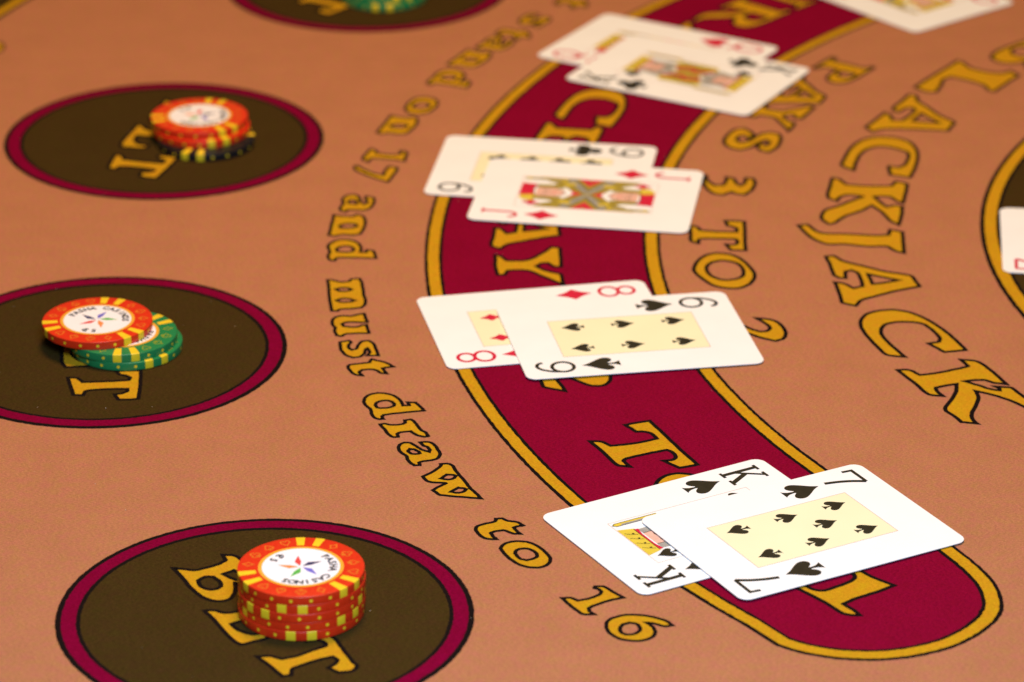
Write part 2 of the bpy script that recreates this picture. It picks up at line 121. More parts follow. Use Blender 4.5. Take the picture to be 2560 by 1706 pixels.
  ('A', [[79.0,1619.6,81.6,1618.3,80.9,1612.4,83.4,1604.6,85.6,1596.9,89.4,1589.4,87.4,1584.7,85.2,1580.0,76.3,1581.7,68.0,1582.6,62.0,1582.8,57.1,1580.3,55.6,1585.2,60.6,1592.1,65.9,1600.1,67.4,1597.1,67.0,1592.2,70.6,1591.7,74.1,1596.3,77.5,1601.9,77.5,1604.9,75.0,1605.0,71.2,1600.7,69.6,1602.1,70.2,1605.2,75.2,1613.1], [79.5,1598.9,81.6,1593.4,83.8,1588.5,79.0,1589.5,74.4,1591.1,77.1,1595.2]]),
 ],
 'bet1': [
  ('B', [[-110.5,1088.0,-106.8,1087.4,-103.4,1086.7,-99.5,1088.5,-95.7,1091.2,-93.7,1093.7,-95.0,1097.5,-91.1,1097.1,-88.5,1093.8,-85.4,1087.8,-83.7,1081.4,-84.8,1077.2,-87.4,1077.2,-89.6,1078.2,-89.2,1072.3,-90.4,1067.5,-93.2,1065.7,-96.5,1066.2,-100.0,1069.1,-103.8,1074.9,-106.8,1081.2,-108.9,1085.0], [-101.8,1079.5,-99.7,1082.3,-97.1,1082.3,-94.5,1078.9,-93.9,1075.7,-95.8,1073.6,-98.1,1073.6,-100.5,1075.7], [-93.9,1084.1,-90.7,1086.7,-87.9,1084.2,-87.5,1079.3,-90.3,1080.7]]),
  ('E', [[-98.0,1059.2,-94.7,1059.4,-91.3,1057.8,-87.5,1058.8,-76.6,1063.5,-69.3,1050.1,-72.4,1047.4,-76.9,1057.4,-80.0,1054.6,-83.8,1053.2,-86.7,1052.0,-88.9,1050.6,-87.0,1047.2,-83.6,1044.6,-80.3,1043.9,-77.2,1046.0,-76.1,1043.3,-77.5,1041.0,-81.6,1038.8,-84.7,1037.1,-87.5,1039.9,-91.5,1047.1,-94.9,1053.8]]),
  ('T', [[-79.3,1029.5,-75.2,1029.9,-71.3,1028.0,-66.6,1030.3,-62.0,1033.9,-58.2,1036.6,-58.4,1038.6,-60.4,1040.2,-63.9,1039.5,-60.6,1043.5,-56.0,1042.2,-52.8,1035.0,-49.6,1027.3,-47.8,1024.0,-49.0,1021.0,-53.1,1019.7,-56.7,1022.7,-54.6,1025.3,-54.0,1027.8,-55.7,1029.8,-59.8,1027.8,-64.7,1024.5,-67.8,1021.9,-67.9,1018.0,-70.7,1017.3,-74.2,1022.5]]),
 ],
 'bet2': [
  ('T', [[-79.8,1029.2,-76.6,1030.1,-73.0,1027.7,-69.7,1029.3,-63.1,1032.6,-58.4,1035.3,-58.8,1037.6,-61.1,1038.6,-63.6,1038.6,-65.9,1040.5,-62.6,1042.7,-57.9,1044.4,-53.0,1033.7,-48.3,1022.5,-51.3,1020.7,-54.7,1019.4,-57.9,1022.8,-55.8,1024.3,-54.8,1026.8,-55.7,1028.6,-60.3,1026.8,-66.7,1023.4,-68.9,1021.3,-68.0,1017.9,-71.5,1017.1,-75.9,1023.5]]),
 ],
}

# ------------------------------------------------------------------ materials
def new_mat(name):
    m = bpy.data.materials.new(name)
    m.use_nodes = True
    return m, m.node_tree, m.node_tree.nodes['Principled BSDF']

def felt(name, rgb, fuzz=1.0):
    """dyed or printed woven table cloth: fine threads, soft mottling, matt"""
    m, nt, b = new_mat(name)
    N, K = nt.nodes, nt.links
    geo = N.new('ShaderNodeNewGeometry')
    mp = N.new('ShaderNodeMapping')
    mp.inputs['Rotation'].default_value = (0, 0, 0.62)
    mp.inputs['Scale'].default_value = (1.0, 2.6, 1.0)
    K.new(geo.outputs['Position'], mp.inputs['Vector'])
    n1 = N.new('ShaderNodeTexNoise'); n1.inputs['Scale'].default_value = 900; n1.inputs['Detail'].default_value = 3
    n2 = N.new('ShaderNodeTexNoise'); n2.inputs['Scale'].default_value = 55; n2.inputs['Detail'].default_value = 4
    n3 = N.new('ShaderNodeTexNoise'); n3.inputs['Scale'].default_value = 2600; n3.inputs['Detail'].default_value = 2
    K.new(mp.outputs[0], n1.inputs['Vector']); K.new(geo.outputs['Position'], n2.inputs['Vector']); K.new(geo.outputs['Position'], n3.inputs['Vector'])
    def ramp(src, lo, hi):
        r = N.new('ShaderNodeMapRange')
        r.inputs['From Min'].default_value = 0.3; r.inputs['From Max'].default_value = 0.7
        r.inputs['To Min'].default_value = lo; r.inputs['To Max'].default_value = hi
        K.new(src, r.inputs['Value']); return r.outputs[0]
    a = ramp(n1.outputs[0], 1 - .17 * fuzz, 1 + .17 * fuzz)
    c = ramp(n2.outputs[0], .965, 1.035)
    d = ramp(n3.outputs[0], 1 - .12 * fuzz, 1 + .12 * fuzz)
    m1 = N.new('ShaderNodeMath'); m1.operation = 'MULTIPLY'; K.new(a, m1.inputs[0]); K.new(c, m1.inputs[1])
    m2 = N.new('ShaderNodeMath'); m2.operation = 'MULTIPLY'; K.new(m1.outputs[0], m2.inputs[0]); K.new(d, m2.inputs[1])
    mx = N.new('ShaderNodeVectorMath'); mx.operation = 'SCALE'
    n4 = N.new('ShaderNodeTexNoise'); n4.inputs['Scale'].default_value = 260; n4.inputs['Detail'].default_value = 2
    K.new(geo.outputs['Position'], n4.inputs['Vector'])
    hue = N.new('ShaderNodeMix'); hue.data_type = 'RGBA'
    hue.inputs['A'].default_value = (rgb[0]*1.03, rgb[1]*.93, rgb[2]*1.10, 1)
    hue.inputs['B'].default_value = (rgb[0]*.97, rgb[1]*1.07, rgb[2]*.90, 1)
    K.new(ramp(n4.outputs[0], 0, 1), hue.inputs['Factor']); K.new(hue.outputs['Result'], mx.inputs[0])
    K.new(m2.outputs[0], mx.inputs['Scale'])
    K.new(mx.outputs[0], b.inputs['Base Color'])
    b.inputs['Roughness'].default_value = 0.95
    b.inputs['Specular IOR Level'].default_value = 0.0
    bp = N.new('ShaderNodeBump'); bp.inputs['Strength'].default_value = 0.45; bp.inputs['Distance'].default_value = 0.0004
    K.new(n1.outputs[0], bp.inputs['Height']); K.new(bp.outputs[0], b.inputs['Normal'])
    return m

def plain(name, rgb, rough=0.4, spec=0.5, vary=0.04, scale=300, coat=0.0):
    m, nt, b = new_mat(name)
    N, K = nt.nodes, nt.links
    tc = N.new('ShaderNodeTexCoord')
    n = N.new('ShaderNodeTexNoise'); n.inputs['Scale'].default_value = scale; n.inputs['Detail'].default_value = 3
    K.new(tc.outputs['Object'], n.inputs['Vector'])
    r = N.new('ShaderNodeMapRange'); r.inputs['From Min'].default_value = .3; r.inputs['From Max'].default_value = .7
    r.inputs['To Min'].default_value = 1 - vary; r.inputs['To Max'].default_value = 1 + vary
    K.new(n.outputs[0], r.inputs['Value'])
    mx = N.new('ShaderNodeVectorMath'); mx.operation = 'SCALE'; mx.inputs[0].default_value = rgb
    K.new(r.outputs[0], mx.inputs['Scale']); K.new(mx.outputs[0], b.inputs['Base Color'])
    r2 = N.new('ShaderNodeMapRange'); r2.inputs['To Min'].default_value = rough * .8; r2.inputs['To Max'].default_value = rough * 1.2
    K.new(n.outputs[0], r2.inputs['Value']); K.new(r2.outputs[0], b.inputs['Roughness'])
    b.inputs['Specular IOR Level'].default_value = spec
    b.inputs['Coat Weight'].default_value = coat
    b.inputs['Coat Roughness'].default_value = 0.15
    return m

F_TAN = felt('felt_tan', (0.374, 0.149, 0.070), 1.2)
F_RED = felt('felt_crimson', (0.185, 0.0026, 0.0205), 1.6)
F_RING = felt('felt_ring_crimson', (0.165, 0.0018, 0.0235), 1.5)
F_BROWN = felt('felt_brown', (0.045, 0.0255, 0.0062), 1.8)
F_GOLD = felt('felt_gold', (0.465, 0.236, 0.009), 1.0)
F_BLACK = felt('felt_black_line', (0.010, 0.0065, 0.0055), 1.0)
M_CARD = plain('card_stock', (0.84, 0.83, 0.81), .38, .4, .012, 60)
M_CREAM = plain('card_cream_panel', (0.84, 0.775, 0.50), .38, .4, .015, 60)
M_LINE = plain('card_pink_line', (0.72, 0.42, 0.36), .4, .4, .03)
M_INK = plain('card_black_ink', (0.026, 0.021, 0.011), .35, .4, .1)
M_REDINK = plain('card_red_ink', (0.58, 0.014, 0.045), .35, .4, .06)
M_YEL = plain('card_yellow_ink', (0.66, 0.50, 0.05), .4, .4, .06)
M_MUST = plain('card_mustard_ink', (0.33, 0.25, 0.035), .4, .4, .1)
M_GREY = plain('card_grey_ink', (0.33, 0.31, 0.27), .4, .4, .1)
M_SKIN = plain('card_skin_ink', (0.72, 0.42, 0.32), .4, .4, .05)
C_RED = plain('chip_red_clay', (0.62, 0.026, 0.004), .36, .42, .08, 900)
C_GREEN = plain('chip_green_clay', (0.012, 0.185, 0.052), .36, .42, .09, 900)
C_BLACK = plain('chip_black_clay', (0.006, 0.006, 0.008), .4, .4, .1, 400)
C_YEL = plain('chip_yellow_spot', (0.78, 0.52, 0.014), .36, .45, .05, 400)
C_MARK = plain('chip_stamped_mark', (0.66, 0.16, 0.012), .4, .4, .08, 400)
C_MARKG = plain('chip_stamped_mark_green', (0.25, 0.30, 0.02), .4, .4, .08, 400)
C_MARKK = plain('chip_stamped_mark_black', (0.035, 0.032, 0.012), .4, .4, .08, 400)
C_WHITE = plain('chip_white_inlay', (0.84, 0.80, 0.80), .3, .5, .015, 200)
C_GOLD = plain('chip_gold_ring', (0.74, 0.36, 0.03), .35, .5, .05, 400)
C_NAVY = plain('chip_navy', (0.035, 0.03, 0.10), .35, .5, .05)
C_BLUE = plain('chip_blue', (0.15, 0.13, 0.52), .35, .5, .05)
C_LEAF = plain('chip_leaf_green', (0.10, 0.42, 0.06), .35, .5, .05)
C_ORNG = plain('chip_orange', (0.80, 0.25, 0.06), .35, .5, .05)
C_SCAR = plain('chip_scarlet', (0.68, 0.06, 0.05), .35, .5, .05)
C_TEXT = plain('chip_lettering', (0.05, 0.045, 0.05), .4, .4, .1)
M_LINT = plain('lint_fibre', (0.62, 0.52, 0.44), .9, .1, .1)

# ------------------------------------------------------------------ mesh helpers
def mesh_obj(name, verts, faces, mats, midx=None, parent=None, smooth=False):
    me = bpy.data.meshes.new(name)
    me.from_pydata(verts, [], faces)
    for m in (mats if isinstance(mats, (list, tuple)) else [mats]):
        me.materials.append(m)
    if midx:
        me.polygons.foreach_set('material_index', midx)
    if smooth:
        me.polygons.foreach_set('use_smooth', [True] * len(faces))
    me.update()
    o = bpy.data.objects.new(name, me)
    col.objects.link(o)
    if parent:
        o.parent = parent
    return o

def tag(o, label=None, cat=None, group=None, kind=None):
    if label: o['label'] = label
    if cat: o['category'] = cat
    if group: o['group'] = group
    if kind: o['kind'] = kind
    return o

def empty(name, loc=(0, 0, 0), rz=0.0):
    o = bpy.data.objects.new(name, None)
    o.empty_display_size = 0.01
    col.objects.link(o)
    o.location = loc
    o.rotation_euler = (0, 0, rz)
    return o

class MB:
    """collects flat or solid pieces; build() links them as one mesh"""
    def __init__(s): s.v, s.f, s.m = [], [], []
    def poly(s, contours, z, mi=0):
        loops = [[Vector((x, y, 0)) for x, y in c] for c in contours]
        flat = [(p.x, p.y, z) for l in loops for p in l]
        b = len(s.v); s.v += flat
        for t in tessellate_polygon(loops):
            a = [flat[i] for i in t]
            ar = (a[1][0]-a[0][0])*(a[2][1]-a[0][1])-(a[2][0]-a[0][0])*(a[1][1]-a[0][1])
            if abs(ar) < 1e-14: continue
            s.f.append(tuple(b+i for i in (t if ar > 0 else t[::-1]))); s.m.append(mi)
    def ribbon(s, pts, w, z, mi=0, closed=False, taper=None):
        n = len(pts); L, R = [], []
        for i in range(n):
            p = pts[i]
            a = pts[i-1] if (closed or i > 0) else None
            c = pts[(i+1) % n] if (closed or i < n-1) else None
            def nrm(p, q):
                d = hypot(q[0]-p[0], q[1]-p[1]) or 1e-9
                return (-(q[1]-p[1])/d, (q[0]-p[0])/d)
            if a is None: nx, ny = nrm(p, c); k = 1
            elif c is None: nx, ny = nrm(a, p); k = 1
            else:
                n1, n2 = nrm(a, p), nrm(p, c)
                nx, ny = n1[0]+n2[0], n1[1]+n2[1]
                d = hypot(nx, ny)
                if d < 1e-6: nx, ny = n1; d = 1
                nx, ny = nx/d, ny/d
                k = 1/max(.45, nx*n1[0]+ny*n1[1])
            h = w*.5*k*(taper[i] if taper else 1)
            L.append((p[0]+nx*h, p[1]+ny*h, z)); R.append((p[0]-nx*h, p[1]-ny*h, z))
        b = len(s.v); s.v += L+R
        for i in range(n if closed else n-1):
            j = (i+1) % n
            s.f.append((b+i, b+n+i, b+n+j, b+j)); s.m.append(mi)
    def ring(s, cx, cy, r0, r1, z, mi=0, n=128, a0=0.0, a1=2*pi, jit=0.0):
        full = abs(a1-a0-2*pi) < 1e-6
        b = len(s.v); c = n if full else n+1
        for k in range(c):
            t = a0+(a1-a0)*k/n
            q0 = r0 + random.uniform(-jit, jit); q1 = r1 + random.uniform(-jit, jit)
            s.v += [(cx+q0*cos(t), cy+q0*sin(t), z), (cx+q1*cos(t), cy+q1*sin(t), z)]
        for k in range(n):
            j = (k+1) % c
            s.f.append((b+2*k, b+2*k+1, b+2*j+1, b+2*j)); s.m.append(mi)
    def build(s, name, mats, parent=None, smooth=False):
        return mesh_obj(name, s.v, s.f, mats, s.m, parent, smooth)

def smooth_loop(pts, sub=4, thr=52):
    """closed outline: rounds gentle bends, keeps sharp corners"""
    n = len(pts); out = []
    def ang(i):
        a, b, c = pts[i-1], pts[i], pts[(i+1) % n]
        t = atan2(c[1]-b[1], c[0]-b[0])-atan2(b[1]-a[1], b[0]-a[0])
        return abs((t+pi) % (2*pi)-pi)
    soft = [ang(i) < radians(thr) for i in range(n)]
    def tan(i):
        a, c = pts[i-1], pts[(i+1) % n]
        return ((c[0]-a[0])*.5, (c[1]-a[1])*.5)
    for i in range(n):
        j = (i+1) % n
        p, q = pts[i], pts[j]
        ch = (q[0]-p[0], q[1]-p[1]); L = hypot(*ch)
        def lim(t):
            l = hypot(*t) or 1e-9
            k = min(1, L/l); return (t[0]*k, t[1]*k)
        m0 = lim(tan(i)) if soft[i] else ch
        m1 = lim(tan(j)) if soft[j] else ch
        for k in range(sub):
            t = k/sub; h00 = 2*t**3-3*t*t+1; h10 = t**3-2*t*t+t; h01 = -2*t**3+3*t*t; h11 = t**3-t*t
            out.append((h00*p[0]+h10*m0[0]+h01*q[0]+h11*m1[0], h00*p[1]+h10*m0[1]+h01*q[1]+h11*m1[1]))
    return out

# ------------------------------------------------------------------ the felt and everything printed on it
CX, CY = 0.4436, 0.3553 + 1.0          # centre that all the printed arcs share
def P(r, deg): return (CX + r*cos(radians(deg)), CY + r*sin(radians(deg)))

mb = MB()
outline = [P(.80, a) for a in range(80, 281, 2)] + [(CX+.30, CY-.80), (CX+.30, CY+.80)]
n = len(outline)
mb.v = [(x, y, 0) for x, y in outline] + [(x, y, -.02) for x, y in outline]
mb.f = [tuple(range(n)), tuple(range(2*n-1, n-1, -1))] + [(i, n+i, n+(i+1) % n, (i+1) % n) for i in range(n)]
mb.m = [0]*len(mb.f)
felt_top = mb.build('table_felt', F_TAN)
tag(felt_top, 'tan felt table top with printed gold lettering, arcs and betting circles', 'table', kind='structure')

Z1, Z2, Z3, Z4 = .00006, .00012, .00018, .00024     # thin printed layers, one over the other

def letter(contours, parent, z, lw=.00062):
    m = MB(); cs = []
    for c in contours:
        pts = [(c[i]*.001, c[i+1]*.001) for i in range(0, len(c), 2)]
        cs.append(smooth_loop(pts))
    m.poly(cs, z, 0)
    for c in cs:
        c = [(x+random.uniform(-1e-4, 1e-4), y+random.uniform(-1e-4, 1e-4)) for x, y in c]
        m.ribbon(c, lw, z+.00004, 1, closed=True)
    o = m.build('printed_letter', [F_GOLD, F_BLACK], parent)
    return o

for grp in ('rule', 'name', 'odds'):
    for ch, cs in PRINT[grp]:
        letter(cs, felt_top, Z1, .00135 if grp == 'rule' else .00160)

# insurance band: crimson arc with a gold border between two black lines
A_END = 98.0
arcL = [P(.4745, a) for a in [A_END + (219.6-A_END)*k/750 for k in range(751)]]
capP = [(86.2,1041.2),(92.0,1037.4),(99.0,1034.6),(106.9,1033.0),(116.5,1032.9),(126.3,1035.2),(136.4,1039.9),(144.6,1046.7),(151.4,1055.4),(154.0,1060.9),(155.5,1067.1),(155.1,1078.1),(152.3,1087.9),(148.0,1097.9)]
capP = [(x*.001, y*.001) for x, y in capP]
def catmull(p, sub=5):
    o = []
    for i in range(len(p)-1):
        a, b, c, d = p[max(0, i-1)], p[i], p[i+1], p[min(len(p)-1, i+2)]
        for k in range(sub):
            t = k/sub
            o.append(tuple(.5*(2*b[e]+(c[e]-a[e])*t+(2*a[e]-5*b[e]+4*c[e]-d[e])*t*t+(3*b[e]-a[e]-3*c[e]+d[e])*t**3) for e in (0, 1)))
    return o+[p[-1]]
arcR = [P(.3890, a) for a in [219.2 + (A_END-219.2)*k/620 for k in range(621)]]
endc = [P(.4318 + .0428*cos(radians(t)), A_END - 4.6*sin(radians(t))) for t in range(170, 5, -10)]
border = arcL + catmull(capP, 10) + arcR + endc
def jit(pts, j): return [(x+random.uniform(-j, j), y+random.uniform(-j, j)) for x, y in pts]
m = MB(); m.poly([border], Z1)
band = m.build('insurance_band', F_RED, felt_top)
m = MB(); m.ribbon(jit(border, 1.3e-4), .0070, Z2, 0, closed=True); m.build('border_black_edge', F_BLACK, band)
m = MB(); m.ribbon(jit(border, 1.3e-4), .0043, Z3, 0, closed=True); m.build('border_gold_line', F_GOLD, band)
for ch, cs in PRINT['band']:
    letter(cs, band, Z2, .00155)

# dealer's half disc: brown, edged in gold
m = MB(); m.poly([[P(.2547, a) for a in range(60, 301, 2)]], Z1)
deal = m.build('dealer_arc', F_BROWN, felt_top)
m = MB(); m.ring(CX, CY, .2507, .2587, Z2, 0, 700, radians(60), radians(300), 1.2e-4); m.build('border_black_edge', F_BLACK, deal)
m = MB(); m.ring(CX, CY, .2522, .2569, Z3, 0, 700, radians(60), radians(300), 1.2e-4); m.build('border_gold_line', F_GOLD, deal)

# outer margin of the cloth: dark strip behind a gold line
m = MB(); m.ring(CX, CY, .7312, .7985, Z1, 0, 160, radians(90), radians(270))
outer = m.build('outer_margin', F_BROWN, felt_top)
m = MB(); m.ring(CX, CY, .7275, .7355, Z2, 0, 200, radians(90), radians(270), 6e-5); m.build('border_black_edge', F_BLACK, outer)
m = MB(); m.ring(CX, CY, .7294, .7338, Z3, 0, 200, radians(90), radians(270), 6e-5); m.build('border_gold_line', F_GOLD, outer)
o_cx, o_cy = -237.0, 1580.5
letter([[c for k in range(16) for c in (o_cx+9.2*cos(k*pi/8), o_cy+9.8*sin(k*pi/8))], [c for k in range(16) for c in (o_cx+4.6*cos(k*pi/8), o_cy+5.2*sin(k*pi/8))]], felt_top, Z1, .0011)

# betting circles
BET = [(209.75, 0.0), (189.20, -20.6), (168.95, -41.0), (148.40, -61.3)]
for adeg, rot in BET:
    bx, by = P(.6013, adeg)
    m = MB(); m.poly([[(bx+.0600*cos(2*pi*k/96), by+.0600*sin(2*pi*k/96)) for k in range(96)]], Z1)
    disc = m.build('betting_circle', F_BROWN, felt_top)
    m = MB(); m.ring(bx, by, .0589, .0669, Z2, 0, 330, jit=1.2e-4); m.build('ring_black_edge', F_BLACK, disc)
    m = MB(); m.ring(bx, by, .0603, .0651, Z3, 0, 330, jit=1.2e-4); m.build('ring_crimson_line', F_RING, disc)
    ca, sa = cos(radians(rot)), sin(radians(rot))
    for ch, cs in PRINT['bet1'][:2] + [PRINT['bet1' if rot == 0 else 'bet2'][-1]]:
        rc = []
        for c in cs:
            q = []
            for i in range(0, len(c), 2):
                dx, dy = c[i]-CX*1000, c[i+1]-CY*1000
                q += [CX*1000+ca*dx-sa*dy, CY*1000+sa*dx+ca*dy]
            rc.append(q)
        letter(rc, disc, Z2, .00150)

# ------------------------------------------------------------------ playing cards
CW, CL, CT = .0655, .0889, .0003
def rrect(w, h, r, n=7):
    o = []
    for cx, cy, a in ((w/2-r, h/2-r, 0), (-w/2+r, h/2-r, 90), (-w/2+r, -h/2+r, 180), (w/2-r, -h/2+r, 270)):
        for k in range(n+1):
            t = radians(a+90*k/n); o.append((cx+r*cos(t), cy+r*sin(t)))
    return o
def card_mesh():
    loop = rrect(CW, CL, .0038); n = len(loop); e = .00005
    ins = [(x*(1-2*e/CW), y*(1-2*e/CL)) for x, y in loop]
    v = [(x, y, 0) for x, y in ins]+[(x, y, e) for x, y in loop]+[(x, y, CT-e) for x, y in loop]+[(x, y, CT) for x, y in ins]
    f = [tuple(range(n-1, -1, -1)), tuple(range(3*n, 4*n))]
    for k in range(3):
        f += [(k*n+i, k*n+(i+1) % n, (k+1)*n+(i+1) % n, (k+1)*n+i) for i in range(n)]
    me = bpy.data.meshes.new('card_stock'); me.from_pydata(v, [], f); me.materials.append(M_CARD); me.update()
    return me
CARD_ME = card_mesh()

def bez(pts, sub=6):
    return catmull(pts, sub)
def suit_shape(s):
    """outline in a box about 1 high, centred; list of contours"""
    if s == 'd':
        q = []
        for (a, b) in (((0, .5), (.36, 0)), ((.36, 0), (0, -.5)), ((0, -.5), (-.36, 0)), ((-.36, 0), (0, .5))):
            mx, my = (a[0]+b[0])/2*.86, (a[1]+b[1])/2*.86
            q += [a, ((a[0]+mx)/2*.99, (a[1]+my)/2*.99), (mx, my), ((b[0]+mx)/2*.99, (b[1]+my)/2*.99)]
        return [q]
    heart = [(0, -.5), (.12, -.31), (.30, -.08), (.41, .12), (.40, .30), (.29, .42), (.15, .41), (.04, .32), (0, .22)]
    if s == 'h':
        r = bez(heart, 4); return [r + [(-x, y) for x, y in r[-2:0:-1]]]
    if s == 's':
        r = bez([(0, .5), (.10, .32), (.28, .10), (.39, -.08), (.38, -.23), (.28, -.31), (.16, -.28), (.055, -.17)], 4)
        st = [(.035, -.22), (.06, -.36), (.12, -.46), (.17, -.50)]
        r = r + st
        return [r + [(-x, y) for x, y in r[::-1][:-1]]]
    r = []
    for cx, cy, a0, a1 in ((.24, -.10, -140, 120), (0, .26, -45, 225), (-.24, -.10, 60, 320)):
        r += [(cx+.215*cos(radians(a0+(a1-a0)*k/12)), cy+.215*sin(radians(a0+(a1-a0)*k/12))) for k in range(13)]
    r += [(-.035, -.20), (-.06, -.36), (-.15, -.50), (.15, -.50), (.06, -.36), (.035, -.20)]
    return [r]
SUITS = {s: suit_shape(s) for s in 'hdsc'}
SUIT_ME = {}
def suit_mesh(s, size, wide=1.0):
    k = (s, size, wide)
    if k not in SUIT_ME:
        m = MB(); m.poly([[(x*size*wide, y*size) for x, y in c] for c in SUITS[s]], 0)
        me = bpy.data.meshes.new('pip'); me.from_pydata(m.v, [], m.f)
        me.materials.append(M_REDINK if s in 'hd' else M_INK); me.update(); SUIT_ME[k] = me
    return SUIT_ME[k]

def ell(cx, cy, rx, ry, a0=0, a1=360, n=24):
    return [(cx+rx*cos(radians(a0+(a1-a0)*k/n)), cy+ry*sin(radians(a0+(a1-a0)*k/n))) for k in range(n+1)]
# index characters as pen strokes in a box 0..1 wide, 0..1 high: (points, pen width in mm)
GLYPH = {
 '7': [([(.0, .72), (.04, .985), (.98, .985)], .95), (catmull([(.98, .985), (.74, .68), (.57, .36), (.45, .0)], 5), 1.15)],
 '6': [(ell(.5, .31, .42, .29), 1.0), (catmull([(.10, .38), (.16, .62), (.36, .87), (.62, .98), (.86, .93), (.95, .80)], 5), 1.0)],
 '9': [(ell(.5, .69, .42, .29), 1.0), (catmull([(.90, .62), (.84, .38), (.64, .13), (.38, .02), (.14, .07), (.05, .20)], 5), 1.0)],
 '8': [(ell(.5, .27, .44, .26), 1.0), (ell(.5, .755, .36, .225), 1.0)],
 'K': [([(.20, .0), (.20, 1.0)], 1.25), ([(.02, .985), (.40, .985)], .8), ([(.02, .015), (.40, .015)], .8), ([(.23, .36), (.84, .97)], .85), ([(.62, .985), (1.0, .985)], .8), ([(.44, .58), (.86, .03)], 1.35), ([(.66, .015), (1.04, .015)], .8)],
 'J': [(catmull([(.66, 1.0), (.66, .35), (.62, .14), (.44, .02), (.24, .06), (.14, .22)], 5), 1.1), ([(.46, .985), (.86, .985)], .9)],
 'Q': [(ell(.5, .53, .44, .45), 1.1), (catmull([(.34, .24), (.56, .20), (.76, .02), (.98, .0)], 4), 1.1)],
}
GLYPH_ME = {}
def glyph_mesh(ch, red):
    k = (ch, red)
    if k not in GLYPH_ME:
        m = MB()
        for i, (pts, w) in enumerate(GLYPH[ch]):
            m.ribbon([((x-.5)*.0098, (y-.5)*.0140) for x, y in pts], w*.00138, i*2e-6)
        me = bpy.data.meshes.new('index'); me.from_pydata(m.v, [], m.f)
        me.materials.append(M_REDINK if red else M_INK); me.update(); GLYPH_ME[k] = me
    return GLYPH_ME[k]

def child(name, me, parent, x=0, y=0, z=0, rz=0.0):
    o = bpy.data.objects.new(name, me); col.objects.link(o); o.parent = parent
    o.location = (x, y, z); o.rotation_euler = (0, 0, rz)
    return o

